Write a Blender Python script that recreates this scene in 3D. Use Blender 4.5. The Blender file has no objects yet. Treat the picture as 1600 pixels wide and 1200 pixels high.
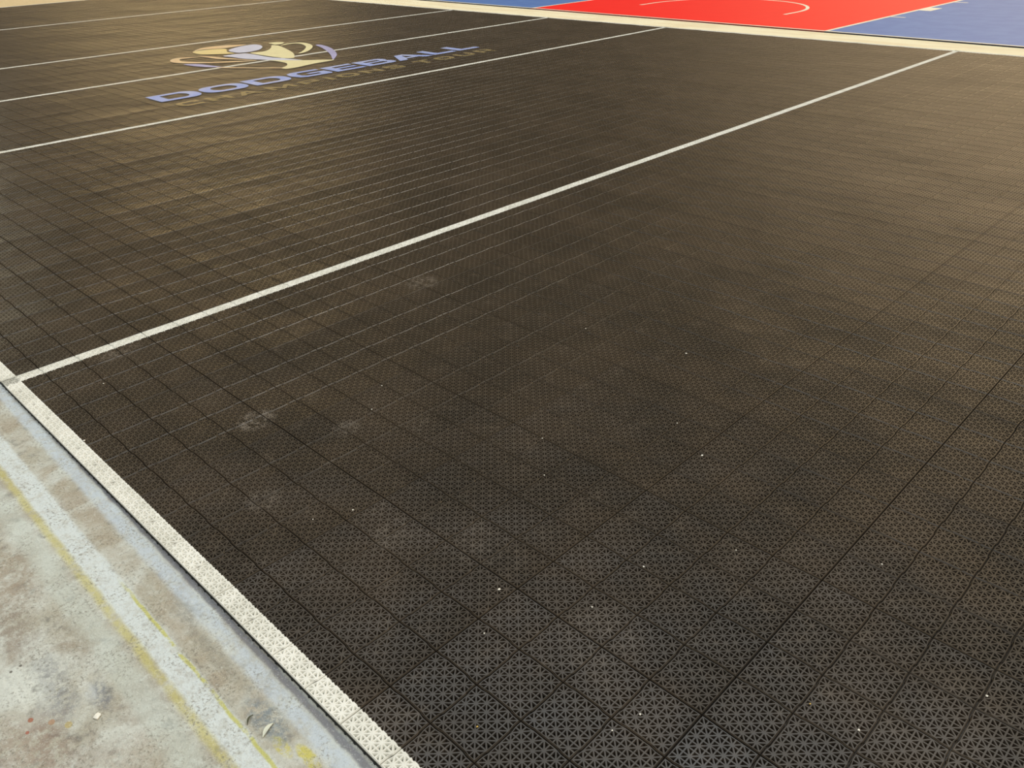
import bpy, bmesh, math, random
from mathutils import Vector, Matrix

random.seed(7)
T = 0.125            # one moulded square of the court tiling, in metres
H = 0.0125           # thickness of the tiling; its top is z = H, the concrete z = 0
STRETCH = 1.0145     # the far panels are laid slightly further apart
C = bpy.context.scene.collection
sc = bpy.context.scene

# ------------------------------------------------------------------ camera, world, light, exposure
cam_data = bpy.data.cameras.new('camera')
cam = bpy.data.objects.new('camera', cam_data)
C.objects.link(cam)
cam_data.sensor_width = 36.0
cam_data.lens = 1271.7705 / 1600 * 36.0
cam_data.clip_start = 0.05
cam_data.clip_end = 400
cam.location = (7.908922 * T, -4.850694 * T, 10.933103 * T + H)
cam.rotation_euler = (1.041970924, 0.025797319, 0.772858744)
sc.camera = cam

sc.view_settings.view_transform = 'Standard'
sc.view_settings.look = 'None'
sc.view_settings.gamma = 1
sc.view_settings.exposure = 0.0
sc.view_settings.use_curve_mapping = False


def lin(c):
    c = c / 255.0
    return c / 12.92 if c <= 0.04045 else ((c + 0.055) / 1.055) ** 2.4


def rgb(r, g, b):
    return (lin(r), lin(g), lin(b), 1.0)


class NT:
    """small helper to write node trees"""
    def __init__(self, tree):
        self.t = tree
        tree.nodes.clear()

    def n(self, kind, **kw):
        nd = self.t.nodes.new(kind)
        for k, v in kw.items():
            setattr(nd, k, v)
        return nd

    def put(self, sock, v):
        if hasattr(v, 'is_output') or isinstance(v, bpy.types.NodeSocket):
            self.t.links.new(v, sock)
        else:
            sock.default_value = v

    def m(self, op, a, b=0.0, c=0.0, clamp=False):
        nd = self.n('ShaderNodeMath', operation=op)
        nd.use_clamp = clamp
        self.put(nd.inputs[0], a)
        self.put(nd.inputs[1], b)
        self.put(nd.inputs[2], c)
        return nd.outputs[0]

    def step(self, x, e0, e1, smooth=True):
        nd = self.n('ShaderNodeMapRange')
        nd.interpolation_type = 'SMOOTHSTEP' if smooth else 'LINEAR'
        nd.clamp = True
        self.put(nd.inputs[0], x)
        lo, hi, a, b = (e0, e1, 0.0, 1.0) if e0 < e1 else (e1, e0, 1.0, 0.0)
        nd.inputs[1].default_value = lo
        nd.inputs[2].default_value = hi
        nd.inputs[3].default_value = a
        nd.inputs[4].default_value = b
        return nd.outputs[0]

    def band(self, x, c, half, soft):
        d = self.m('ABSOLUTE', self.m('SUBTRACT', x, c))
        return self.step(d, half + soft, max(half - soft, 0.0))

    def mix(self, f, a, b, mode='MIX'):
        nd = self.n('ShaderNodeMix', data_type='RGBA', blend_type=mode)
        self.put(nd.inputs[0], f)
        self.put(nd.inputs[6], a)
        self.put(nd.inputs[7], b)
        return nd.outputs[2]

    def noise(self, vec, scale, detail=3.0, rough=0.55, dist=0.0):
        nd = self.n('ShaderNodeTexNoise')
        self.put(nd.inputs['Vector'], vec)
        nd.inputs['Scale'].default_value = scale
        nd.inputs['Detail'].default_value = detail
        nd.inputs['Roughness'].default_value = rough
        nd.inputs['Distortion'].default_value = dist
        return nd.outputs[0]

    def vmul(self, vec, s):
        nd = self.n('ShaderNodeVectorMath', operation='MULTIPLY')
        self.put(nd.inputs[0], vec)
        nd.inputs[1].default_value = s
        return nd.outputs[0]


# the hall around the court: bright cool roof overhead, dimmer warm surroundings, bright openings
world = bpy.data.worlds.new('hall_light')
sc.world = world
world.use_nodes = True
w = NT(world.node_tree)
tc = w.n('ShaderNodeTexCoord')
sep = w.n('ShaderNodeSeparateXYZ')
w.put(sep.inputs[0], tc.outputs['Generated'])
dx, dy, dz = sep.outputs
az = w.m('MULTIPLY', w.m('ARCTAN2', dy, dx), 180 / math.pi)
low = w.mix(w.step(dz, 0.12, 0.50), (0.100, 0.058, 0.024, 1), (0.33, 0.235, 0.115, 1))
base = w.mix(w.step(dz, 0.66, 0.95), low, (2.0, 2.2, 2.32, 1))


def opening(col, a0, a1, sa, z0, z1, sz, k):
    """a bright opening between two azimuths and two heights"""
    f = w.m('MULTIPLY', w.m('MULTIPLY', w.step(az, a0 - sa, a0 + sa), w.step(az, a1 + sa, a1 - sa)),
            w.m('MULTIPLY', w.step(dz, z0 - sz, z0 + sz), w.step(dz, z1 + sz, z1 - sz)))
    return w.mix(1.0, (0, 0, 0, 1), w.mix(w.m('MULTIPLY', f, 1.0), (0, 0, 0, 1), (col[0] * k, col[1] * k, col[2] * k, 1)), 'ADD')


tot = base
for args in (((1.0, 0.70, 0.31), 147, 161.5, 6, 0.02, 0.10, 0.03, 8.5),     # far doorway, golden light
             ((1.0, 0.95, 0.70), 168, 200, 2.0, 0.03, 0.16, 0.04, 4.5),     # openings at the far left
             ((1.0, 0.72, 0.40), 60, 112, 18, 0.02, 0.34, 0.08, 2.5)):     # openings on the right
    tot = w.mix(1.0, tot, opening(*args), 'ADD')
bg = w.n('ShaderNodeBackground')
w.put(bg.inputs[0], tot)
bg.inputs[1].default_value = 1.0
wo = w.n('ShaderNodeOutputWorld')
w.put(wo.inputs[0], bg.outputs[0])

sun_data = bpy.data.lights.new('sun', 'SUN')
sun_data.energy = 0.75
sun_data.color = (1.0, 0.92, 0.78)
sun_data.angle = math.radians(16)
sun = bpy.data.objects.new('sun', sun_data)
C.objects.link(sun)
sun.location = (4, 6, 8)
_a, _e = math.radians(58), math.radians(50)
sun.rotation_euler = Vector((math.cos(_a) * math.cos(_e), math.sin(_a) * math.cos(_e), math.sin(_e))).to_track_quat('Z', 'Y').to_euler()


# ------------------------------------------------------------------ materials
def material(name):
    m = bpy.data.materials.new(name)
    m.use_nodes = True
    return m, NT(m.node_tree)


def finish(k, col, rough, normal=None, spec=0.5, alpha=None):
    b = k.n('ShaderNodeBsdfPrincipled')
    k.put(b.inputs['Base Color'], col)
    k.put(b.inputs['Roughness'], rough)
    k.put(b.inputs['Specular IOR Level'], spec)
    if normal is not None:
        k.put(b.inputs['Normal'], normal)
    if alpha is not None:
        k.put(b.inputs['Alpha'], alpha)
    o = k.n('ShaderNodeOutputMaterial')
    k.put(o.inputs[0], b.outputs[0])


def bump(k, h, strength, dist):
    b = k.n('ShaderNodeBump')
    k.put(b.inputs['Height'], h)
    b.inputs['Strength'].default_value = strength
    b.inputs['Distance'].default_value = dist
    return b.outputs[0]


def blob(k, x, y, cx, cy, rx, ry, soft=0.5):
    """0..1 inside a soft ellipse given in tile units"""
    a = k.m('POWER', k.m('MULTIPLY', k.m('SUBTRACT', x, cx), 1 / rx), 2.0)
    b = k.m('POWER', k.m('MULTIPLY', k.m('SUBTRACT', y, cy), 1 / ry), 2.0)
    return k.step(k.m('ADD', a, b), 1 + soft, max(1 - soft, 0))


def ground_xy(k):
    g = k.n('ShaderNodeNewGeometry')
    p = k.vmul(g.outputs['Position'], (1 / T, 1 / T, 1 / T))
    s = k.n('ShaderNodeSeparateXYZ')
    k.put(s.inputs[0], p)
    return p, s.outputs[0], s.outputs[1], s.outputs[2]


# black plastic
M_black, k = material('black_plastic')
p, x, y, z = ground_xy(k)
big = k.noise(p, 0.33, 3, 0.6)
fine = k.noise(p, 2.2, 4, 0.65)
col = k.mix(k.step(big, 0.35, 0.68), rgb(46, 41, 35), rgb(62, 53, 43))
col = k.mix(k.m('MULTIPLY', k.step(fine, 0.52, 0.75), 0.35), col, rgb(92, 82, 70))
dust = None
for cx, cy, rx, ry, s in ((-8.9, 2.75, .42, .5, .42), (-12.4, 11.2, .5, .55, .3), (-6.9, 4.1, .3, .35, .25),
                          (-5.6, 5.5, .3, .3, .2), (-5.9, 1.2, .35, .4, .2), (-2.9, 2.4, .4, .5, .15),
                          (1.9, 3.2, .6, .8, .12), (-1.2, 3.4, .9, .5, .12), (-15.2, 2.0, .4, .6, .25)):
    f = k.m('MULTIPLY', blob(k, x, y, cx, cy, rx, ry, 0.7), s)
    dust = f if dust is None else k.m('MAXIMUM', dust, f)
dust = k.m('MULTIPLY', dust, k.step(k.noise(p, 5.0, 4, 0.7), 0.42, 0.62))
col = k.mix(dust, col, rgb(150, 140, 128))
wave = k.noise(p, 0.55, 2, 0.5)
wave = k.m('ADD', k.m('MULTIPLY', wave, 0.6), k.m('MULTIPLY', k.noise(p, 0.13, 2, 0.5), 2.4))
finish(k, col, k.m('ADD', 0.27, k.m('MULTIPLY', big, 0.12)), bump(k, wave, 0.7, 0.015), 0.7)

M_skirt, k = material('black_skirt_plastic')
finish(k, rgb(34, 40, 38), 0.6, None, 0.4)

# white paint on the tiles
M_white, k = material('white_tile_paint')
p, x, y, z = ground_xy(k)
n1 = k.noise(p, 1.4, 4, 0.65)
n2 = k.noise(p, 9.0, 3, 0.6)
col = k.mix(k.step(n1, 0.35, 0.7), rgb(234, 233, 224), rgb(215, 214, 203))
col = k.mix(k.m('MULTIPLY', k.step(n2, 0.6, 0.75), 0.3), col, rgb(180, 178, 165))
finish(k, col, 0.5, None, 0.4)


# concrete with old paint
M_conc, k = material('paint_stained_concrete')
p, x, y, z = ground_xy(k)
wob = k.m('MULTIPLY', k.m('SUBTRACT', k.noise(p, 1.6, 4, 0.6), 0.5), 0.10)
yy = k.m('ADD', k.m('ADD', y, wob), k.m('MULTIPLY', k.m('ADD', x, 6.0), 0.012))
n_big = k.noise(p, 0.55, 5, 0.62, 0.4)
n_mid = k.noise(p, 2.6, 6, 0.66, 0.2)
n_fin = k.noise(p, 16, 5, 0.7)
n_speck = k.noise(p, 34, 3, 0.6)
n_b2 = k.noise(k.vmul(p, (1, 1, 1)), 1.05, 5, 0.6, 0.8)
base = k.mix(k.step(n_big, 0.38, 0.62), rgb(178, 174, 158), rgb(206, 209, 201))
base = k.mix(k.m('MULTIPLY', k.step(n_b2, 0.48, 0.68), 0.62), base, rgb(150, 136, 118))
base = k.mix(k.m('MULTIPLY', k.step(n_mid, 0.50, 0.72), 0.75), base, rgb(212, 216, 208))
base = k.mix(k.m('MULTIPLY', k.step(n_mid, 0.46, 0.30), 0.8), base, rgb(116, 116, 110))
near = k.step(y, 8.0, 2.0)                                   # the old paint is along the near side of the court only
# white worn stripe between the two yellow ones
wear = k.step(k.noise(p, 4.2, 6, 0.75), 0.36, 0.56)
f = k.m('MULTIPLY', k.m('MULTIPLY', k.band(yy, -2.17, 0.22, 0.05), near), k.m('ADD', 0.45, k.m('MULTIPLY', wear, 0.5)))
base = k.mix(f, base, rgb(216, 224, 224))
f = k.m('MULTIPLY', k.m('MULTIPLY', k.band(yy, -2.85, 0.22, 0.10), near), 0.5)
base = k.mix(f, base, rgb(200, 208, 200))
# brownish lane next to it
f = k.m('MULTIPLY', k.m('MULTIPLY', k.band(yy, -1.66, 0.22, 0.10), near), k.m('MULTIPLY', k.step(n_b2, 0.35, 0.6), 0.55))
base = k.mix(f, base, rgb(172, 160, 138))
# bluish white overspray beside the tiles
f = k.m('MULTIPLY', k.m('MULTIPLY', k.band(yy, -1.26, 0.14, 0.07), near), k.m('ADD', 0.35, k.m('MULTIPLY', wear, 0.5)))
base = k.mix(f, base, rgb(200, 210, 218))
# blue-grey strip right at the edge
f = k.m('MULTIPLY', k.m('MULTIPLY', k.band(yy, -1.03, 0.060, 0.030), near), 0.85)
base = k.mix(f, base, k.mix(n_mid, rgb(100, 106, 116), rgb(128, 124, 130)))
# yellow lines
ya = k.m('MULTIPLY', k.band(yy, -1.99, 0.030, 0.018), near)
ya = k.m('MULTIPLY', k.m('MULTIPLY', ya, k.step(x, -6.2, -5.0)), k.step(k.noise(p, 1.7, 4, 0.7), 0.36, 0.50))
base = k.mix(k.m('MULTIPLY', ya, 0.8), base, rgb(196, 194, 84))
yb = k.m('MULTIPLY', k.band(yy, -2.46, 0.075, 0.06), near)
yb = k.m('MULTIPLY', yb, k.step(k.noise(p, 2.3, 5, 0.7), 0.28, 0.52))
base = k.mix(k.m('MULTIPLY', yb, 0.66), base, rgb(200, 192, 112))
f = k.m('MULTIPLY', k.m('MAXIMUM', blob(k, x, y, 0.05, -1.62, 0.30, 0.10), blob(k, x, y, -0.40, -1.80, 0.25, 0.09)), wear)
base = k.mix(k.m('MULTIPLY', f, 0.8), base, rgb(206, 196, 70))
# stains
for cx, cy, rx, ry, c_, s in ((-3.79, -3.90, .42, .30, (112, 116, 126), .55), (-3.45, -3.35, .35, .16, (104, 110, 122), .7),
                              (-3.75, -3.45, .30, .09, (226, 230, 226), .5), (-4.55, -3.75, .55, .22, (120, 122, 128), .5),
                              (-1.0, -1.70, .55, .20, (118, 132, 140), .85), (-3.0, -1.42, .8, .16, (214, 218, 210), .6), (-3.2, -4.6, .9, .4, (150, 126, 110), .5),
                              (-4.4, -4.2, .7, .3, (226, 230, 222), .55), (-1.9, -3.5, .5, .5, (160, 140, 122), .35),
                              (-7.6, -3.6, 1.3, .6, (152, 136, 116), .6), (-6.0, -3.9, .8, .4, (128, 112, 96), .5), (-3.1, -4.2, .8, .25, (138, 118, 104), .5), (-5.0, -3.2, .9, .3, (150, 140, 122), .4),
                              (-4.2, -1.5, .5, .18, (130, 132, 128), .5), (-2.9, -1.62, .9, .13, (152, 148, 134), .8)):
    f = k.m('MULTIPLY', blob(k, x, y, cx, cy, rx, ry, 0.9), s)
    f = k.m('MULTIPLY', f, k.step(k.noise(p, 6.0, 5, 0.7), 0.35, 0.6))
    base = k.mix(f, base, rgb(*c_))
for cx, cy, r, c_ in ((-3.79, -4.32, .050, (164, 96, 70)), (-3.58, -4.44, .034, (170, 92, 70)), (-3.25, -3.93, .07, (186, 170, 116)),
                      (-5.07, -4.21, .03, (92, 88, 80)), (-5.09, -4.05, .03, (92, 88, 80)), (-3.5, -4.1, .06, (176, 142, 112))):
    base = k.mix(k.m('MULTIPLY', blob(k, x, y, cx, cy, r, r * .8, .3), .85), base, rgb(*c_))
# far strip: paler concrete slabs, with warm far light put into their yellowish colour
far = k.step(y, 60.0, 66.0)
slab = k.mix(k.step(k.noise(k.vmul(p, (0.25, 1, 1)), 0.6, 3, 0.6), 0.4, 0.62), rgb(244, 232, 196), rgb(236, 218, 178))
base = k.mix(far, base, slab)
left = k.step(x, -130.0, -138.0)
base = k.mix(left, base, rgb(214, 188, 140))
# grit
rough_patch = k.step(k.noise(p, 1.3, 4, 0.65), 0.42, 0.60)
grit = k.m('MULTIPLY', k.step(n_fin, 0.50, 0.62), k.m('ADD', 0.16, k.m('MULTIPLY', rough_patch, 0.50)))
grit = k.m('MULTIPLY', grit, k.m('SUBTRACT', 1.0, k.m('MULTIPLY', far, 0.85)))
base = k.mix(grit, base, rgb(122, 118, 104))
pits = k.m('MULTIPLY', k.step(k.noise(p, 48, 4, 0.75), 0.58, 0.66), k.m('ADD', 0.15, k.m('MULTIPLY', rough_patch, 0.5)))
pits = k.m('MULTIPLY', pits, k.m('SUBTRACT', 1.0, k.m('MULTIPLY', far, 0.85)))
base = k.mix(pits, base, rgb(92, 90, 80))
base = k.mix(k.m('MULTIPLY', k.step(n_speck, 0.60, 0.68), 0.45), base, rgb(234, 234, 226))
base = k.mix(k.m('MULTIPLY', k.step(k.noise(p, 7.5, 5, 0.7), 0.56, 0.70), 0.35), base, rgb(222, 226, 220))
rel = k.m('ADD', k.m('ADD', k.m('MULTIPLY', n_mid, 0.7), k.m('MULTIPLY', n_fin, 0.35)), k.m('MULTIPLY', n_speck, 0.12))
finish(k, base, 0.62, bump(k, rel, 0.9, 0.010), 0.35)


def flat_mat(name, c, c2=None, rough=0.45, perf=0.0, spec=0.5):
    m, k = material(name)
    p, x, y, z = ground_xy(k)
    n = k.noise(p, 0.5, 4, 0.6)
    col = k.mix(k.step(n, 0.35, 0.68), rgb(*c), rgb(*(c2 or c)))
    alpha = None
    if perf > 0:
        # the openings of the tile lattice go through the paint
        fx = k.m('SUBTRACT', k.m('FRACT', k.m('MULTIPLY', x, 8.0)), 0.5)
        fy = k.m('SUBTRACT', k.m('FRACT', k.m('MULTIPLY', y, 8.0)), 0.5)
        d = k.m('ADD', k.m('MULTIPLY', fx, fx), k.m('MULTIPLY', fy, fy))
        alpha = k.step(d, perf - 0.02, perf + 0.02)
    finish(k, col, rough, None, spec, alpha)
    return m


M_red = flat_mat('red_court_paint', (250, 16, 22), (252, 26, 28), 0.45, 0.0, 0.22)
M_blue = flat_mat('blue_court_paint', (72, 112, 178), (82, 122, 184), 0.45, 0.0, 0.4)
M_line = flat_mat('court_line_paint', (240, 232, 208), (232, 222, 196), 0.45)
M_trim_navy = flat_mat('navy_edge_trim', (22, 28, 50), None, 0.6)
M_trim_red = flat_mat('maroon_edge_trim', (104, 14, 20), None, 0.6)
M_letter = flat_mat('lavender_blue_paint', (150, 168, 226), (180, 188, 224), 0.5, 0.05)
M_gold = flat_mat('gold_letter_paint', (206, 182, 130), (186, 166, 112), 0.5, 0.19)
M_cream = flat_mat('cream_paint', (236, 226, 176), (228, 216, 168), 0.5, 0.04)
M_yel = flat_mat('soft_yellow_paint', (232, 208, 138), (226, 206, 150), 0.5, 0.04)
M_pale = flat_mat('pale_lavender_paint', (206, 208, 226), (200, 200, 216), 0.5, 0.04)
M_sand = flat_mat('sand_orange_paint', (226, 190, 144), (222, 196, 156), 0.5, 0.04)
M_lilac = flat_mat('lilac_paint', (180, 174, 214), (172, 168, 204), 0.5, 0.05)
M_crumb = flat_mat('pale_crumb', (240, 236, 224), (232, 228, 214), 0.7)
M_ycrumb = flat_mat('yellow_crumb', (206, 172, 84), (190, 160, 80), 0.7)
M_leafd = flat_mat('dry_dark_leaf', (70, 74, 58), (88, 88, 66), 0.7)
M_leafp = flat_mat('dry_pale_leaf', (214, 216, 200), (198, 200, 180), 0.7)


# ------------------------------------------------------------------ object helpers
def link_mesh(name, verts, faces, mat, parent=None, label=None):
    me = bpy.data.meshes.new(name)
    me.from_pydata(verts, [], faces)
    me.update()
    me.materials.append(mat)
    o = bpy.data.objects.new(name, me)
    C.objects.link(o)
    if parent:
        o.parent = parent
    if label:
        o['label'] = label
    return o


def thing(name, label, cat, group=None, loc=(0, 0, 0)):
    o = bpy.data.objects.new(name, None)
    C.objects.link(o)
    o.location = loc
    o.empty_display_size = 0.2
    o['label'] = label
    o['category'] = cat
    if group:
        o['group'] = group
    return o


def sx(x):
    """true place of a lattice x (tile units) after the far panels' spreading"""
    return x if x > -16 else -16 + (x + 16) * STRETCH


def curl(x, y):
    """the edges of every 4 x 4 panel stand up a little; x, y in lattice units"""
    u = ((x / 4.0) % 1.0) * 2 - 1
    v = (((y + 1) / 4.0) % 1.0) * 2 - 1
    return 0.0022 * u ** 4 + 0.0009 * v ** 6


# ------------------------------------------------------------------ concrete
def box(verts, faces, x0, x1, y0, y1, z0, z1):
    b = len(verts)
    verts += [(x0, y0, z0), (x1, y0, z0), (x1, y1, z0), (x0, y1, z0), (x0, y0, z1), (x1, y0, z1), (x1, y1, z1), (x0, y1, z1)]
    faces += [(b, b + 3, b + 2, b + 1), (b + 4, b + 5, b + 6, b + 7), (b, b + 1, b + 5, b + 4), (b + 1, b + 2, b + 6, b + 5),
              (b + 2, b + 3, b + 7, b + 6), (b + 3, b, b + 4, b + 7)]


v, f = [], []
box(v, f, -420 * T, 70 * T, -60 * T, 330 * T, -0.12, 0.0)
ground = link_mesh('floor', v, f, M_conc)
ground['kind'] = 'structure'


# ------------------------------------------------------------------ the tile lattice
TOP_FALL = 0.00007


def tile_geometry(ti, tj, lift=0.0, wide=0.0):
    """One moulded square (ti, tj = place inside its 4 x 4 panel) in 0..1 x 0..1: raised ribs that cross in eight-pointed
    stars, triangular openings between them, a rim, and seams with two small jogs. z is metres below / above the tile top."""
    V, F = [], []
    m = 0.024
    w_ = 0.0220 + wide
    dep, bot = 0.0030, 0.0095
    d = 0.021

    def g(i):
        return m + (1 - 2 * m) * i / 8.0

    def place(i, j):
        x, y = g(i), g(j)
        if 2 <= j <= 6 and ((i == 0 and ti != 0) or (i == 8 and ti != 3)):
            x += d
        if 2 <= i <= 6 and ((j == 0 and tj != 0) or (j == 8 and tj != 3)):
            y += d
        return x, y

    for a in range(8):
        for b in range(8):
            c00, c10, c11, c01 = (a, b), (a + 1, b), (a + 1, b + 1), (a, b + 1)
            tris = ((c00, c10, c11), (c00, c11, c01)) if (a + b) % 2 == 0 else ((c00, c10, c01), (c10, c11, c01))
            for tr in tris:
                P = [Vector(place(i, j)) for i, j in tr]
                n = len(V)
                L = [(P[(i + 2) % 3] - P[(i + 1) % 3]).length for i in range(3)]
                per = sum(L)
                inc = (P[0] * L[0] + P[1] * L[1] + P[2] * L[2]) / per
                area = abs((P[1] - P[0]).cross(P[2] - P[0])) / 2
                r = 2 * area / per
                s = max(0.12, 1 - w_ / r)
                Q = [inc + (q - inc) * s for q in P]
                s1 = 1 - (1 - s) * 0.55
                for q in P:
                    V.append((q.x, q.y, lift))
                for q in (inc + (q - inc) * s1 for q in P):
                    V.append((q.x, q.y, lift - TOP_FALL))
                for q in Q:
                    V.append((q.x, q.y, lift - dep))
                for q in Q:
                    V.append((q.x, q.y, -bot))
                for i in range(3):
                    j = (i + 1) % 3
                    F.append((n + i, n + j, n + 3 + j, n + 3 + i))
                    F.append((n + 3 + i, n + 3 + j, n + 6 + j, n + 6 + i))
                    F.append((n + 6 + i, n + 6 + j, n + 9 + j, n + 9 + i))
    # rim with jogged seams
    ts = [0.0, 0.215, 0.262, 0.738, 0.785, 1.0]
    off = [0, 0, 1, 1, 0, 0]

    def side(idx):
        # idx 0 left, 1 right, 2 near, 3 far
        edge = {0: ti == 0, 1: ti == 3, 2: tj == 0, 3: tj == 3}[idx]
        gap = (0.0110 if edge else 0.0080) - wide * 0.3
        pts = []
        for t_, o_ in zip(ts, off):
            dd = 0 if edge else d * o_
            cl = min(max(t_, gap), 1 - gap)
            cin = min(max(t_, m), 1 - m)
            if idx == 0:
                pts.append(((gap + dd, cl), (m + dd, cin)))
            elif idx == 1:
                pts.append(((1 - gap + dd, cl), (1 - m + dd, cin)))
            elif idx == 2:
                pts.append(((cl, gap + dd), (cin, m + dd)))
            else:
                pts.append(((cl, 1 - gap + dd), (cin, 1 - m + dd)))
        return pts

    for idx in range(4):
        pts = side(idx)
        for (o0, i0), (o1, i1) in zip(pts[:-1], pts[1:]):
            n = len(V)
            V.extend([(o0[0], o0[1], lift - 0.0022), (o1[0], o1[1], lift - 0.0022), (i1[0], i1[1], lift), (i0[0], i0[1], lift),
                      (o0[0], o0[1], -bot), (o1[0], o1[1], -bot)])
            if idx in (1, 2):
                F.extend([(n, n + 1, n + 2, n + 3), (n + 4, n + 5, n + 1, n)])
            else:
                F.extend([(n + 3, n + 2, n + 1, n), (n, n + 1, n + 5, n + 4)])
    return V, F


def clip(V, F, axis, limit, keep_low):
    me = bpy.data.meshes.new('tmp')
    me.from_pydata(V, [], F)
    bm = bmesh.new()
    bm.from_mesh(me)
    co = [0, 0, 0]
    no = [0, 0, 0]
    co[axis] = limit
    no[axis] = 1
    bmesh.ops.bisect_plane(bm, geom=bm.verts[:] + bm.edges[:] + bm.faces[:], plane_co=co, plane_no=no,
                           clear_outer=keep_low, clear_inner=not keep_low)
    bm.verts.ensure_lookup_table()
    V2 = [tuple(v.co) for v in bm.verts]
    F2 = [tuple(v.index for v in f.verts) for f in bm.faces]
    bm.free()
    bpy.data.meshes.remove(me)
    return V2, F2


# one 4 x 4 panel, centred on its own origin
def panel_mesh():
    V, F = [], []
    for ti in range(4):
        for tj in range(4):
            v, f = tile_geometry(ti, tj)
            b = len(V)
            for x, y, z in v:
                V.append(((x + ti - 2) * T, (y + tj - 2) * T, z + curl(x + ti, y + tj - 1)))
            F += [tuple(i + b for i in q) for q in f]
    n = len(V)
    V += [(-2 * T, -2 * T, -0.0094), (2 * T, -2 * T, -0.0094), (2 * T, 2 * T, -0.0094), (-2 * T, 2 * T, -0.0094)]
    F.append((n, n + 1, n + 2, n + 3))  # black sheet added under the ribs, stands in for shade in the openings
    return V, F


court = thing('dodgeball_court', 'large black perforated tile court with white lines and a logo, filling most of the floor',
              'sports court')
V, F = panel_mesh()
NX, NY = 40, 18                      # panels: x -140..20, y -1..71 (lattice units)


def screen(p_):
    c_ = cam.rotation_euler.to_matrix().transposed() @ (Vector(p_) - Vector(cam.location))
    return (800 + 1271.77 * c_.x / -c_.z, 600 - 1271.77 * c_.y / -c_.z) if c_.z < -0.05 else None


def shown(cx_, cy_, st_):
    """how much of the photo one panel covers (sampled), in pixels"""
    n_, area = 6, 0.0
    for i in range(n_):
        for j in range(n_):
            q = [screen(((cx_ + (-2 + 4 * (i + a) / n_) * st_) * T, (cy_ + (-2 + 4 * (j + b) / n_)) * T, H)) for a, b in ((0, 0), (1, 0), (1, 1), (0, 1))]
            if None in q or not (0 <= sum(u[0] for u in q) / 4 <= 1600 and 0 <= sum(u[1] for u in q) / 4 <= 1200):
                continue
            area += abs(sum(q[k][0] * q[(k + 1) % 4][1] - q[(k + 1) % 4][0] * q[k][1] for k in range(4))) / 2
    return area


cells = []
for i in range(NX):
    for j in range(NY):
        lx = -140 + 4 * i + 2
        st = STRETCH if lx < -16 else 1.0
        cells.append((shown(sx(lx), -1 + 4 * j + 2, st), sx(lx), -1 + 4 * j + 2, st))
cells.sort(key=lambda c_: -c_[0])
proto = link_mesh('tile_panel', V, F, M_black, court)
for n_, (ar, px_, py_, st) in enumerate(cells[:100]):
    o = proto if n_ == 0 else proto.copy()
    if n_:
        C.objects.link(o)
        o.parent = court
    o.location = (px_ * T, py_ * T, H)
    o.scale = (st, 1, 1)
# the remaining, more distant panels: one object that repeats the panel on its own marked points
nv = len(V)
me = bpy.data.meshes.new('tile_surface')
me.from_pydata(V + [(c_[1] * T, c_[2] * T, 0.0) for c_ in cells[100:]], [], F)
me.materials.append(M_black)
at_p = me.attributes.new('place', 'BOOLEAN', 'POINT')
for n_ in range(len(cells) - 100):
    at_p.data[nv + n_].value = True
at_s = me.attributes.new('spread', 'FLOAT_VECTOR', 'POINT')
for n_, c_ in enumerate(cells[100:]):
    at_s.data[nv + n_].vector = (c_[3], 1, 1)
field = bpy.data.objects.new('tile_surface', me)
C.objects.link(field)
field.parent = court
field.location = (0, 0, H)
field['kind'] = 'stuff'
field['label'] = 'more distant black interlocking tiles of the court'
ng = bpy.data.node_groups.new('lay_panels', 'GeometryNodeTree')
ng.interface.new_socket('Geometry', in_out='INPUT', socket_type='NodeSocketGeometry')
ng.interface.new_socket('Geometry', in_out='OUTPUT', socket_type='NodeSocketGeometry')
gi = ng.nodes.new('NodeGroupInput')
go = ng.nodes.new('NodeGroupOutput')
na = ng.nodes.new('GeometryNodeInputNamedAttribute')
na.data_type = 'BOOLEAN'
na.inputs['Name'].default_value = 'place'
sepg = ng.nodes.new('GeometryNodeSeparateGeometry')
sepg.domain = 'POINT'
ng.links.new(gi.outputs[0], sepg.inputs['Geometry'])
ng.links.new([q for q in na.outputs if q.type == 'BOOLEAN' and q.name == 'Attribute'][0], sepg.inputs['Selection'])
ns = ng.nodes.new('GeometryNodeInputNamedAttribute')
ns.data_type = 'FLOAT_VECTOR'
ns.inputs['Name'].default_value = 'spread'
iop = ng.nodes.new('GeometryNodeInstanceOnPoints')
ng.links.new(sepg.outputs['Selection'], iop.inputs['Points'])
ng.links.new(sepg.outputs['Inverted'], iop.inputs['Instance'])
ng.links.new([q for q in ns.outputs if q.type == 'VECTOR' and q.name == 'Attribute'][0], iop.inputs['Scale'])
ng.links.new(iop.outputs[0], go.inputs[0])
mod = field.modifiers.new('lay_panels', 'NODES')
mod.node_group = ng

# painted lines: the ribs of one edge of the tiles in white paint, .41 of a square wide
W_ = 0.41
paint = {}
for tj in range(4):
    paint['x', tj] = clip(*tile_geometry(0, tj, 0.0005, 0.0022), 0, W_, True)
for ti in range(4):
    paint['near', ti] = clip(*tile_geometry(ti, 0, 0.0005, 0.0022), 1, W_, True)
    paint['far', ti] = clip(*tile_geometry(ti, 3, 0.0005, 0.0022), 1, 1 - W_, False)


def painted(name, cells, label):
    V, F = [], []
    for key, X, Y in cells:
        v, f = paint[key]
        b = len(V)
        for x, y, z in v:
            V.append((sx(x + X) * T, (y + Y) * T, z + curl(x + X, y + Y) + H))
        F += [tuple(i + b for i in q) for q in f]
    return link_mesh(name, V, F, M_white, court, label)


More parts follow.
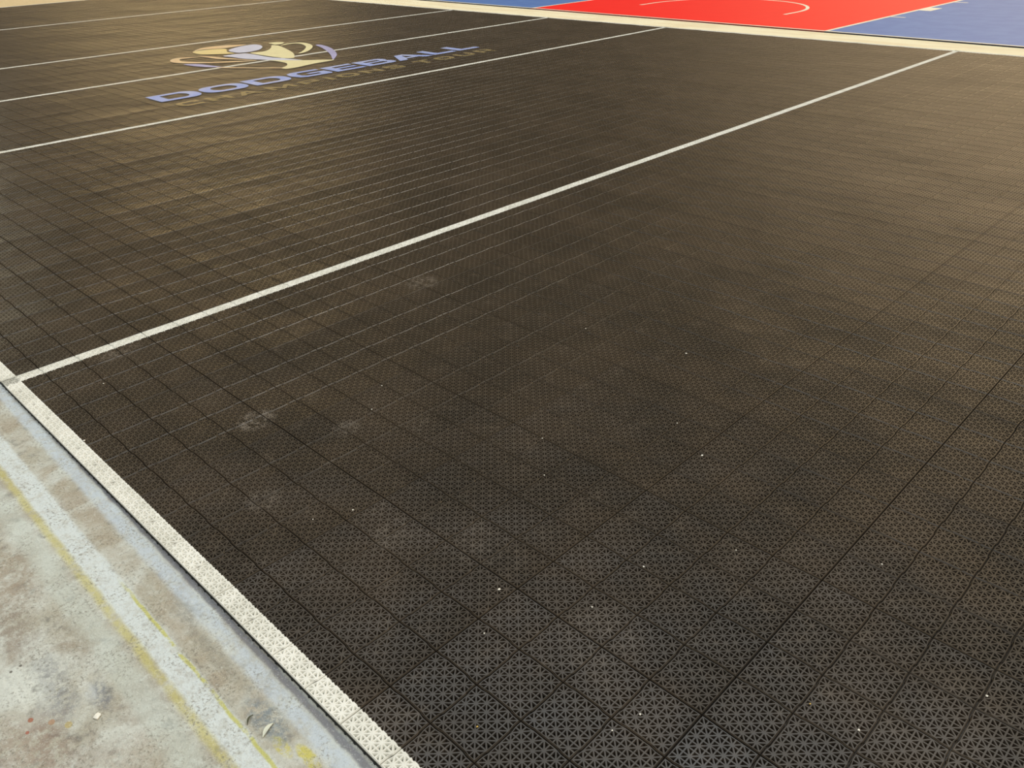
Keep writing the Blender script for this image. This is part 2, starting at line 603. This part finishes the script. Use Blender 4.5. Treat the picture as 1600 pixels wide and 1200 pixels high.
painted('boundary_line', [(('near', X % 4), X, -1) for X in range(-140, 20)], 'white near sideline beside the stained concrete')
painted('boundary_line', [(('far', X % 4), X, 70) for X in range(-140, 20)], 'white far sideline')
painted('boundary_line', [(('x', (Y + 1) % 4), -140, Y) for Y in range(-1, 71)], 'white end line at the far left')
for X, lb in ((-16, 'long white cross line through the middle of the photo'), (-44, 'white cross line just below the logo lettering'),
              (-60, 'white centre line running through the logo'), (-76, 'white cross line just above the logo'),
              (-108, 'farthest white cross line')):
    painted('cross_line', [(('x', (Y + 1) % 4), X, Y) for Y in range(-1, 71)], lb)

# black underside edge with the small connector nubs that stick out along the near side
v, f = [], []
for s_, yb in ((-1, -1.0), (1, 71.0)):
    ya_, yc_ = (yb + 0.004, yb + 0.02) if s_ < 0 else (yb - 0.02, yb - 0.004)
    box(v, f, sx(-140) * T, 20 * T, ya_ * T, yc_ * T, 0.0, H - 0.003)
    for i in range(-140 * 4, 20 * 4):
        xc_ = (i + 0.5) / 4
        if s_ > 0 or xc_ < -60:
            continue
        box(v, f, (xc_ - 0.018) * T, (xc_ + 0.018) * T, (yb - 0.010) * T, (yb + 0.005) * T, 0.0, 0.004)
for xb in (sx(-140) + 0.012, 20 - 0.012):
    box(v, f, (xb - 0.008) * T, (xb + 0.008) * T, -0.99 * T, 70.99 * T, 0.0, H - 0.003)
link_mesh('edge_skirt', v, f, M_skirt, court, 'dark outer edge of the tiles')


# ------------------------------------------------------------------ logo: flat painted shapes
def shape(name, loops, mat, label=None, z=H + 0.0028, thick=0.0005, parent=None):
    """loops of (x, y) in tile units; the later loops are holes"""
    cu = bpy.data.curves.new(name, 'CURVE')
    cu.dimensions = '2D'
    cu.fill_mode = 'BOTH'
    cu.extrude = thick / 2
    for lp in loops:
        s_ = cu.splines.new('POLY')
        s_.points.add(len(lp) - 1)
        for q, (x, y) in zip(s_.points, lp):
            q.co = (x * T, y * T, 0, 1)
        s_.use_cyclic_u = True
    tmp = bpy.data.objects.new('tmp', cu)
    C.objects.link(tmp)
    dg = bpy.context.evaluated_depsgraph_get()
    me = bpy.data.meshes.new_from_object(tmp.evaluated_get(dg))
    bpy.data.objects.remove(tmp)
    bpy.data.curves.remove(cu)
    me.name = name
    me.materials.clear()
    me.materials.append(mat)
    o = bpy.data.objects.new(name, me)
    C.objects.link(o)
    o.location = (0, 0, z)
    o.parent = parent or court
    if label:
        o['label'] = label
    return o


def smooth(pts, n=5):
    out = []
    N = len(pts)
    for i in range(N):
        p0, p1, p2, p3 = (Vector(pts[(i + d_) % N]) for d_ in (-1, 0, 1, 2))
        for s_ in range(n):
            t_ = s_ / n
            a = 2 * p1 + (p2 - p0) * t_ + (2 * p0 - 5 * p1 + 4 * p2 - p3) * t_ * t_ + (3 * p1 - p0 - 3 * p2 + p3) * t_ ** 3
            out.append((a.x / 2, a.y / 2))
    return out


def chamfer_box(a0, a1, b0, b1, c, corners='1111'):
    """box in letter space (a along the word, b up), corners ll lr ur ul cut round by c"""
    pts = []
    for (a, b), (da, db), on, rev in (((a0, b0), (1, 1), corners[0], 0), ((a1, b0), (-1, 1), corners[1], 1),
                                      ((a1, b1), (-1, -1), corners[2], 0), ((a0, b1), (1, -1), corners[3], 1)):
        if on == '1':
            arc = []
            for i in range(6):
                th = math.pi / 2 * i / 5
                arc.append((a + da * c[0] * (1 - math.sin(th)), b + db * c[1] * (1 - math.cos(th))))
            # arc runs from (a + c, b) to (a, b + c)
            pts += list(reversed(arc)) if not rev else arc
        else:
            pts.append((a, b))
    return pts


def glyph(ch, W, Hh, sv, sh):
    """outline loops of a wide sans letter; sv = upright stroke, sh = level stroke"""
    cr = (min(W * .3, Hh * .5), Hh * .42)
    ci = (max(cr[0] - sv * .6, .05), max(cr[1] - sh * .6, .05))
    if ch == 'D':
        return [chamfer_box(0, W, 0, Hh, cr, '0110'), chamfer_box(sv, W - sv, sh, Hh - sh, ci, '0110')]
    if ch == 'O':
        return [chamfer_box(0, W, 0, Hh, cr), chamfer_box(sv, W - sv, sh, Hh - sh, ci)]
    if ch == 'C':
        o = chamfer_box(0, W, 0, Hh, cr)
        return [[(W, Hh - sh), (W, Hh), *[q for q in reversed(chamfer_box(0, W, 0, Hh, cr, '1001')) if q[0] < W * .6], (W, 0), (W, sh),
                 *[q for q in chamfer_box(sv, W, sh, Hh - sh, ci, '1001') if q[0] < W * .6][::1]]] if False else \
            [[(W, 0), (W, sh * 1.5), (W - sv, sh * 1.5), (W - sv, sh), (sv + ci[0] * .5, sh), (sv, sh + ci[1] * .5),
              (sv, Hh - sh - ci[1] * .5), (sv + ci[0] * .5, Hh - sh), (W - sv, Hh - sh), (W - sv, Hh - sh * 1.5), (W, Hh - sh * 1.5),
              (W, Hh), (cr[0] * .8, Hh), (cr[0] * .25, Hh - cr[1] * .3), (0, Hh - cr[1]), (0, cr[1]), (cr[0] * .25, cr[1] * .3), (cr[0] * .8, 0)]]
    if ch == 'G':
        return [[(W - .2 * cr[0], 0), (W, .25 * cr[1]), (W, Hh * .56), (W * .48, Hh * .56), (W * .48, Hh * .56 - sh * .8),
                 (W - sv, Hh * .56 - sh * .8), (W - sv, sh), (sv + ci[0] * .5, sh), (sv, sh + ci[1] * .5),
                 (sv, Hh - sh - ci[1] * .5), (sv + ci[0] * .5, Hh - sh), (W * .98, Hh - sh), (W * .98, Hh), (cr[0] * .8, Hh),
                 (cr[0] * .25, Hh - cr[1] * .3), (0, Hh - cr[1]), (0, cr[1]), (cr[0] * .25, cr[1] * .3), (cr[0] * .8, 0)]]
    if ch == 'E':
        q = Hh * .5
        return [[(0, 0), (W, 0), (W, sh), (sv, sh), (sv, q - sh * .4), (W * .94, q - sh * .4), (W * .94, q + sh * .4), (sv, q + sh * .4),
                 (sv, Hh - sh), (W, Hh - sh), (W, Hh), (0, Hh)]]
    if ch == 'B':
        q = Hh * .52
        g_ = sh * .36
        return [[(0, 0), (W * .86, 0), (W * .97, Hh * .1), (W, Hh * .26), (W * .97, Hh * .42), (W * .9, q), (W * .96, Hh * .62), (W * .96, Hh * .82),
                 (W * .9, Hh * .95), (W * .8, Hh), (0, Hh)],
                [(sv, sh), (W - sv, sh), (W - sv * .85, sh + .1 * Hh), (W - sv, q - g_), (sv, q - g_)],
                [(sv, q + g_), (W - sv, q + g_), (W - sv * .95, q + g_ + .08 * Hh), (W - sv, Hh - sh), (sv, Hh - sh)]]
    if ch == 'A':
        return [[(0, 0), (sv * 1.1, 0), (sv * 1.1 + W * .08, Hh * .22), (W - sv * 1.1 - W * .08, Hh * .22), (W - sv * 1.1, 0), (W, 0),
                 (W * .62, Hh), (W * .38, Hh)],
                [(sv * 1.1 + W * .16, Hh * .22 + sh * .8), (W - sv * 1.1 - W * .16, Hh * .22 + sh * .8), (W * .5, Hh * .84)]]
    if ch == 'L':
        return [[(0, 0), (W, 0), (W, sh * 1.15), (sv, sh * 1.15), (sv, Hh), (0, Hh)]]
    if ch == 'H':
        return [[(0, 0), (sv, 0), (sv, Hh * .5 - sh / 2), (W - sv, Hh * .5 - sh / 2), (W - sv, 0), (W, 0), (W, Hh), (W - sv, Hh),
                 (W - sv, Hh * .5 + sh / 2), (sv, Hh * .5 + sh / 2), (sv, Hh), (0, Hh)]]
    if ch == 'M':
        return [[(0, 0), (sv, 0), (sv, Hh * .6), (W * .5, 0), (W - sv, Hh * .6), (W - sv, 0), (W, 0), (W, Hh), (W - sv, Hh),
                 (W * .5, Hh * .38), (sv, Hh), (0, Hh)]]
    if ch == 'P':
        return [[(0, 0), (sv, 0), (sv, Hh * .3), (W * .9, Hh * .3), (W, Hh * .42), (W, Hh * .88), (W * .9, Hh), (0, Hh)],
                [(sv, Hh * .3 + sh * .8), (W - sv, Hh * .3 + sh * .8), (W - sv, Hh - sh * .8), (sv, Hh - sh * .8)]]
    if ch == 'R':
        return [[(0, 0), (sv, 0), (sv, Hh * .32), (W * .55, Hh * .32), (W - sv, 0), (W, 0), (W * .78, Hh * .34), (W, Hh * .45), (W, Hh * .88), (W * .9, Hh), (0, Hh)],
                [(sv, Hh * .32 + sh * .8), (W - sv, Hh * .32 + sh * .8), (W - sv, Hh - sh * .8), (sv, Hh - sh * .8)]]
    if ch == 'I':
        return [[(0, 0), (W, 0), (W, Hh), (0, Hh)]]
    if ch == 'N':
        return [[(0, 0), (sv, 0), (sv, Hh * .68), (W - sv, 0), (W, 0), (W, Hh), (W - sv, Hh), (W - sv, Hh * .32), (sv, Hh), (0, Hh)]]
    if ch == 'S':
        return [[(0, 0), (W * .9, 0), (W, Hh * .1), (W, Hh * .5), (W * .9, Hh * .6), (sv, Hh * .6), (sv, Hh - sh), (W, Hh - sh), (W, Hh),
                 (W * .1, Hh), (0, Hh * .9), (0, Hh * .5), (W * .1, Hh * .6 - sh), (W - sv, Hh * .6 - sh), (W - sv, sh), (0, sh)]]
    if ch == 'T':
        return [[(W / 2 - sv / 2, 0), (W / 2 + sv / 2, 0), (W / 2 + sv / 2, Hh - sh), (W, Hh - sh), (W, Hh), (0, Hh), (0, Hh - sh), (W / 2 - sv / 2, Hh - sh)]]
    if ch == 'U':
        return [[(W * .15, 0), (W * .85, 0), (W, Hh * .2), (W, Hh), (W - sv, Hh), (W - sv, sh), (sv, sh), (sv, Hh), (0, Hh), (0, Hh * .2)]]


def word(letters, base_x, height, sv, sh, mat, lab):
    for ch, y0, y1 in letters:
        loops = [[(base_x - b, y0 + a) for a, b in lp] for lp in glyph(ch, y1 - y0, height, sv, sh)]
        shape('letter', loops, mat)


word([('D', 19.80, 23.20), ('O', 23.45, 26.98), ('D', 27.25, 30.66), ('G', 30.95, 34.15), ('E', 34.50, 37.35), ('B', 37.68, 40.75),
      ('A', 40.85, 44.60), ('L', 44.80, 47.35), ('L', 47.70, 50.20)], -50.30, 2.65, 0.80, 0.56, M_letter, 'blue')
word([('C', 20.00, 21.70), ('H', 22.25, 23.90), ('A', 24.40, 26.30), ('M', 26.95, 29.10), ('P', 29.75, 31.30), ('I', 32.10, 32.50),
      ('O', 33.15, 34.95), ('N', 35.50, 37.20), ('S', 37.80, 39.40), ('T', 41.00, 42.60), ('O', 43.15, 44.95), ('U', 45.60, 47.30),
      ('R', 48.05, 49.75)], -47.60, 1.45, 0.40, 0.32, M_gold, 'gold')

E1 = [
    ('logo_ball', [(-71.21, 32.69), (-69.66, 32.35), (-68.48, 32.7), (-67.56, 33.55), (-66.9, 34.3), (-66.98, 34.66), (-67.9, 34.62), (-68.7, 34.85),
                   (-70.1, 35.55), (-70.75, 35.2), (-71.4, 33.8)], M_yel, 'soft yellow ball'),
    ('logo_ball_highlight', [(-71.5, 33.0), (-72.53, 33.96), (-72.95, 34.95), (-72.68, 36.6), (-72.08, 37.51), (-71.2, 38.30), (-70.9, 37.4),
                             (-70.75, 36.0), (-71.2, 35.0), (-71.75, 33.9)], M_sand, 'pale stripe over the ball'),
    ('logo_head', [(-69.45, 35.55), (-68.5, 35.02), (-67.86, 34.95), (-66.82, 35.0), (-66.5, 35.5), (-66.45, 36.11), (-66.92, 37.23), (-68.19, 38.33),
                   (-69.55, 38.93), (-70.55, 38.88), (-70.7, 38.2), (-70.4, 37.0)], M_pale, 'pale lavender round head'),
    ('logo_swoosh', [(-66.2, 33.13), (-66.3, 34.3), (-66.03, 35.04), (-65.71, 35.25), (-64.27, 35.33), (-62.05, 35.31), (-60.75, 35.56), (-59.2, 35.95),
                     (-58.12, 36.1), (-57.47, 35.94), (-58.4, 35.3), (-59.47, 34.76), (-61.47, 34.0), (-63.22, 33.44), (-64.89, 33.3)], M_pale, 'pale lavender body swoosh'),
    ('logo_cup', [(-65.75, 35.62), (-65.5, 36.4), (-65.64, 37.15), (-66.4, 38.05), (-67.42, 38.84), (-68.54, 39.6), (-67.53, 39.76), (-64.98, 39.01),
                  (-62.32, 38.01), (-60.53, 37.0), (-59.66, 36.31), (-60.55, 35.75), (-63.41, 35.55)], M_cream, 'cream trophy cup'),
    ('logo_spark', [(-70.03, 40.15), (-70.2, 40.83), (-69.34, 41.39), (-68.49, 40.65), (-68.66, 40.03), (-69.3, 40.1)], M_cream, 'small cream spark above the cup'),
    ('logo_handle', [(-67.56, 39.99), (-68.1, 40.7), (-68.22, 41.34), (-67.79, 42.25), (-66.34, 42.33), (-64.46, 41.55), (-62.53, 39.95), (-61.54, 38.54),
                     (-61.75, 38.2), (-62.58, 39.21), (-64.47, 40.81), (-66.3, 41.65), (-67.5, 41.7), (-67.7, 41.1)], M_cream, 'cream right handle of the cup'),
    ('logo_handle', [(-61.1, 33.6), (-62.14, 31.75), (-64.34, 29.6), (-66.25, 28.55), (-67.87, 28.85), (-68.75, 29.72), (-68.45, 30.56), (-67.60, 31.55),
                     (-67.85, 30.5), (-67.85, 29.82), (-67.05, 29.40), (-66.17, 29.45), (-64.19, 30.45), (-62.45, 32.37)], M_sand, 'sand coloured left handle loop'),
    ('logo_ribbon', [(-68.28, 31.71), (-66.82, 32.30), (-64.65, 32.75), (-62.47, 33.38), (-61.23, 33.62), (-63.2, 32.8), (-64.96, 32.0), (-66.72, 31.8)],
     M_sand, 'sand coloured ribbon under the ball'),
    ('logo_cup_foot', [(-60.4, 34.3), (-59.4, 35.1), (-57.82, 36.1), (-55.9, 37.8), (-55.51, 37.5), (-55.38, 35.58), (-55.0, 33.9), (-55.0, 32.8), (-55.8, 32.7),
                       (-56.47, 33.65), (-57.7, 34.36), (-59.31, 34.45)], M_cream, 'cream foot of the cup'),
    ('logo_arc', [(-64.85, 42.15), (-64.45, 42.55), (-62.5, 42.1), (-60.64, 41.31), (-58.24, 39.98), (-56.52, 38.57), (-55.8, 37.84), (-56.9, 38.5), (-58.49, 39.45),
                  (-60.45, 40.45), (-63.0, 41.55)], M_lilac, 'lilac arc to the right of the cup'),
    ('logo_arc', [(-64.8, 28.6), (-63.68, 29.5), (-61.9, 29.8), (-60.56, 29.95), (-61.5, 29.2), (-63.2, 28.7)], M_lilac, 'lilac arc end below the left handle'),
    ('logo_thin_line', [(-60.6, 29.85), (-57.7, 31.60), (-55.74, 32.95), (-55.6, 32.75), (-57.6, 31.30), (-60.3, 29.60)], M_sand, 'thin line joining the arc and the foot'),
]
for i, (nm, pts, mt, lb) in enumerate(E1):
    shape(nm, [smooth(pts)], mt, lb, z=H + 0.0029 + i * 0.00002)

# ------------------------------------------------------------------ the red and blue court beyond
bx, by = -29.75, 76.15
bb = thing('basketball_court', 'red and blue court with white lines beyond the pale concrete strip', 'sports court',
           loc=(bx * T, by * T, 0))
bb.rotation_euler = (0, 0, math.radians(-1.4))
ZT = 0.012


def plate(name, rects, mat, label, z0, z1):
    v, f = [], []
    for x0, x1, y0, y1 in rects:
        box(v, f, x0 * T, x1 * T, y0 * T, y1 * T, z0, z1)
    return link_mesh(name, v, f, mat, bb, label)


R0, L0, KEY = 0.0, -39.5, 46.0
plate('playing_surface', [(-80, L0, .16, 110), (L0, R0, KEY, 110), (R0, 41, .16, 110)], M_blue, 'blue area on both sides of the key', 0.0, ZT)
plate('key_area', [(L0, R0, .16, KEY)], M_red, 'red key area', 0.0, ZT)
plate('edge_trim', [(-80, L0, 0, .16)], M_trim_navy, 'dark navy edge left of the red area', 0.0, ZT - .001)
plate('edge_trim', [(R0, 41, 0, .16)], M_trim_navy, 'dark navy edge right of the red area', 0.0, ZT - .001)
plate('edge_trim', [(L0, R0, 0, .16)], M_trim_red, 'dark maroon edge beside the red area', 0.0, ZT - .001)
plate('baseline', [(-80, 41, .17, .55)], M_line, 'white baseline', ZT, ZT + .0008)
lane = [(R0 - .2, R0 + .2, .55, KEY), (L0 - .2, L0 + .2, .55, KEY), (L0, R0, KEY - .2, KEY + .2)]
plate('key_line', lane, M_line, 'white lines round the red key', ZT, ZT + .0008)
ticks = []
for y0, y1, ln in ((14.0, 14.4, 1.5), (21.2, 24.4, 1.3), (31.2, 31.6, 1.5), (38.4, 38.8, 1.5)):
    ticks += [(R0 + .2, R0 + .2 + ln, y0, y1), (L0 - .2 - ln, L0 - .2, y0, y1)]
for r_ in ticks:
    plate('lane_mark', [r_], M_line, None, ZT, ZT + .0008)


def ring(name, cx, cy, r, half, a0, a1, tails, label):
    v, f = [], []
    path = [(cx + r * math.cos(a), cy + r * math.sin(a)) for a in [a0 + (a1 - a0) * i / 64 for i in range(65)]]
    if tails:
        path = [(path[0][0], path[0][1] - tails)] + path + [(path[-1][0], path[-1][1] - tails)]
    for i, (px, py) in enumerate(path):
        q0, q1 = path[max(i - 1, 0)], path[min(i + 1, len(path) - 1)]
        tx, ty = q1[0] - q0[0], q1[1] - q0[1]
        l_ = math.hypot(tx, ty)
        nx, ny = -ty / l_ * half, tx / l_ * half
        v += [((px - nx) * T, (py - ny) * T, ZT + .0009), ((px + nx) * T, (py + ny) * T, ZT + .0009),
              ((px - nx) * T, (py - ny) * T, ZT), ((px + nx) * T, (py + ny) * T, ZT)]
    for i in range(len(path) - 1):
        a = 4 * i
        f += [(a, a + 1, a + 5, a + 4), (a, a + 4, a + 6, a + 2), (a + 1, a + 3, a + 7, a + 5)]
    f += [(0, 2, 3, 1), (4 * len(path) - 4, 4 * len(path) - 3, 4 * len(path) - 1, 4 * len(path) - 2)]
    return link_mesh(name, v, f, M_line, bb, label)


ring('restricted_arc', -20.0, 12.9, 10.0, .2, 0, math.pi, 2.7, 'white half circle inside the red key')
ring('free_throw_arc', -19.75, KEY, 14.4, .2, 0, math.pi, 0, 'white half circle at the end of the key')


# ------------------------------------------------------------------ litter
def crumb(px, py, size, mat, label, name='crumb', z=H, flat=0.55, asp=1.0):
    bm = bmesh.new()
    bmesh.ops.create_icosphere(bm, subdivisions=2, radius=size * (0.8 if name == 'crumb' else 1.0))
    rr = random.Random(int(px * 1300 + py * 700))
    for v_ in bm.verts:
        v_.co *= 1 + rr.uniform(-.28, .28)
        v_.co.x *= asp
        v_.co.z *= flat
    zmin = min(v_.co.z for v_ in bm.verts)
    for v_ in bm.verts:
        v_.co.z -= zmin
    me = bpy.data.meshes.new(name)
    bm.to_mesh(me)
    bm.free()
    me.materials.append(mat)
    o = bpy.data.objects.new(name, me)
    C.objects.link(o)
    o.location = (px, py, z)
    o.rotation_euler = (0, 0, rr.uniform(0, 3))
    o['label'] = label
    o['category'] = 'crumb' if name == 'crumb' else 'pebble'
    if name == 'crumb':
        o['group'] = 'pale crumbs scattered on the black tiles'
    return o


for px, py, s_, mt, lb in (
        (0.0214, 1.1143, .0042, M_crumb, 'bright white crumb standing out right of the middle of the black tiles'),
        (-0.0299, 0.3450, .0042, M_crumb, 'cream crumb, largest of those on the near black tiles'),
        (0.1702, 0.6331, .0030, M_crumb, 'white crumb on the black tiles, right of the large cream crumb'),
        (0.1627, 0.4489, .0024, M_crumb, 'small whitish crumb between the large cream crumb and the white one to its right'),
        (0.0397, 0.2294, .0022, M_crumb, 'small white crumb just below the large cream crumb'),
        (0.1990, 0.0564, .0026, M_ycrumb, 'yellow crumb on the black tiles near the bottom white corner of the border'),
        (0.4112, 0.2936, .0026, M_crumb, 'whitish crumb near the bottom edge, middle of the photo'),
        (0.3941, 0.2284, .0022, M_crumb, 'greyish crumb lowest in the photo of those on the black tiles'),
        (0.7347, 0.5481, .0030, M_crumb, 'white crumb near the bottom right, between two dark seams'),
        (0.8831, 0.7939, .0030, M_crumb, 'pale crumb lying in a dark seam at the right bottom of the photo'),
        (0.3004, 0.8322, .0022, M_crumb, 'pale speck on the black tiles right of and above the white crumb'),
        (0.5782, 1.0213, .0024, M_crumb, 'pale speck alone on the right-hand black tiles'),
        (0.6397, 0.5414, .0022, M_ycrumb, 'yellowish speck left of the bottom right white crumb'),
        (-0.3597, 1.6015, .0040, M_crumb, 'whitish crumb on the black tiles below the long white line, right of centre'),
        (-0.7494, 1.5203, .0034, M_crumb, 'pale speck closest below the middle of the long white line'),
        (-0.1286, 1.2086, .0026, M_crumb, 'faint speck just above the bright white crumb'),
        (-0.3771, 0.8735, .0026, M_crumb, 'pale speck at a tile corner in the middle of the photo'),
        (-0.2497, 0.7422, .0024, M_crumb, 'pale speck below the one at a tile corner in the middle'),
        (-0.9858, 0.7451, .0030, M_crumb, 'pale speck on the black tiles left of the middle, upper of two'),
        (-0.8907, 0.6305, .0024, M_crumb, 'pale speck on the black tiles left of the middle, lower of two'),
        (-0.5212, 0.2874, .0032, M_crumb, 'white crumb on the black tiles in the lower left, beside faint dust'),
        (-0.5678, 0.1932, .0024, M_crumb, 'tiny white speck left of the white crumb in the lower left'),
        (-1.4029, -0.0708, .0040, M_crumb, 'small white flake at the inner edge of the white near sideline'),
        (-1.7122, 0.1137, .0032, M_crumb, 'pale speck on the black tiles near the left end of the long white line')):
    crumb(px, py, s_, mt, lb)
crumb(-0.3821, -0.4435, .0065, M_crumb, 'flat white pebble on the stained concrete at the lower left', 'pebble', 0.0, 0.35, 1.3)


def leaf(p0, p1, width, mat, label, bend):
    a, b = Vector((p0[0], p0[1], 0.0)), Vector((p1[0], p1[1], 0.0))
    d_ = b - a
    L_ = d_.length
    v, f = [], []
    n = 10
    for i in range(n + 1):
        t_ = i / n
        wd = width * math.sin(math.pi * min(max(t_, .03), .97)) ** .7
        yb = bend * math.sin(math.pi * t_)
        zc = 0.0015 + 0.004 * math.sin(math.pi * t_)
        v += [(t_ * L_, yb - wd / 2, zc + .0015), (t_ * L_, yb, zc), (t_ * L_, yb + wd / 2, zc + .0015),
              (t_ * L_, yb - wd / 2, zc + .0009), (t_ * L_, yb, zc - .0006), (t_ * L_, yb + wd / 2, zc + .0009)]
    for i in range(n):
        q = 6 * i
        f += [(q, q + 6, q + 7, q + 1), (q + 1, q + 7, q + 8, q + 2), (q + 3, q + 4, q + 10, q + 9), (q + 4, q + 5, q + 11, q + 10),
              (q, q + 3, q + 9, q + 6), (q + 2, q + 8, q + 11, q + 5)]
    f += [(0, 1, 4, 3), (1, 2, 5, 4), (6 * n, 6 * n + 3, 6 * n + 4, 6 * n + 1), (6 * n + 1, 6 * n + 4, 6 * n + 5, 6 * n + 2)]
    o = link_mesh('dry_leaf', v, f, mat)
    o.location = (a.x, a.y, 0)
    o.rotation_euler = (0, 0, math.atan2(d_.y, d_.x))
    o['label'] = label
    o['category'] = 'leaf'


leaf((-0.1414, -0.2461), (-0.1543, -0.2259), .004, M_leafd, 'thin dark curled leaf sliver on the concrete beside the yellow line', .003)
leaf((-0.0947, -0.2397), (-0.1081, -0.2089), .009, M_leafp, 'pale leaf sliver on the concrete, right of the dark one', .002)
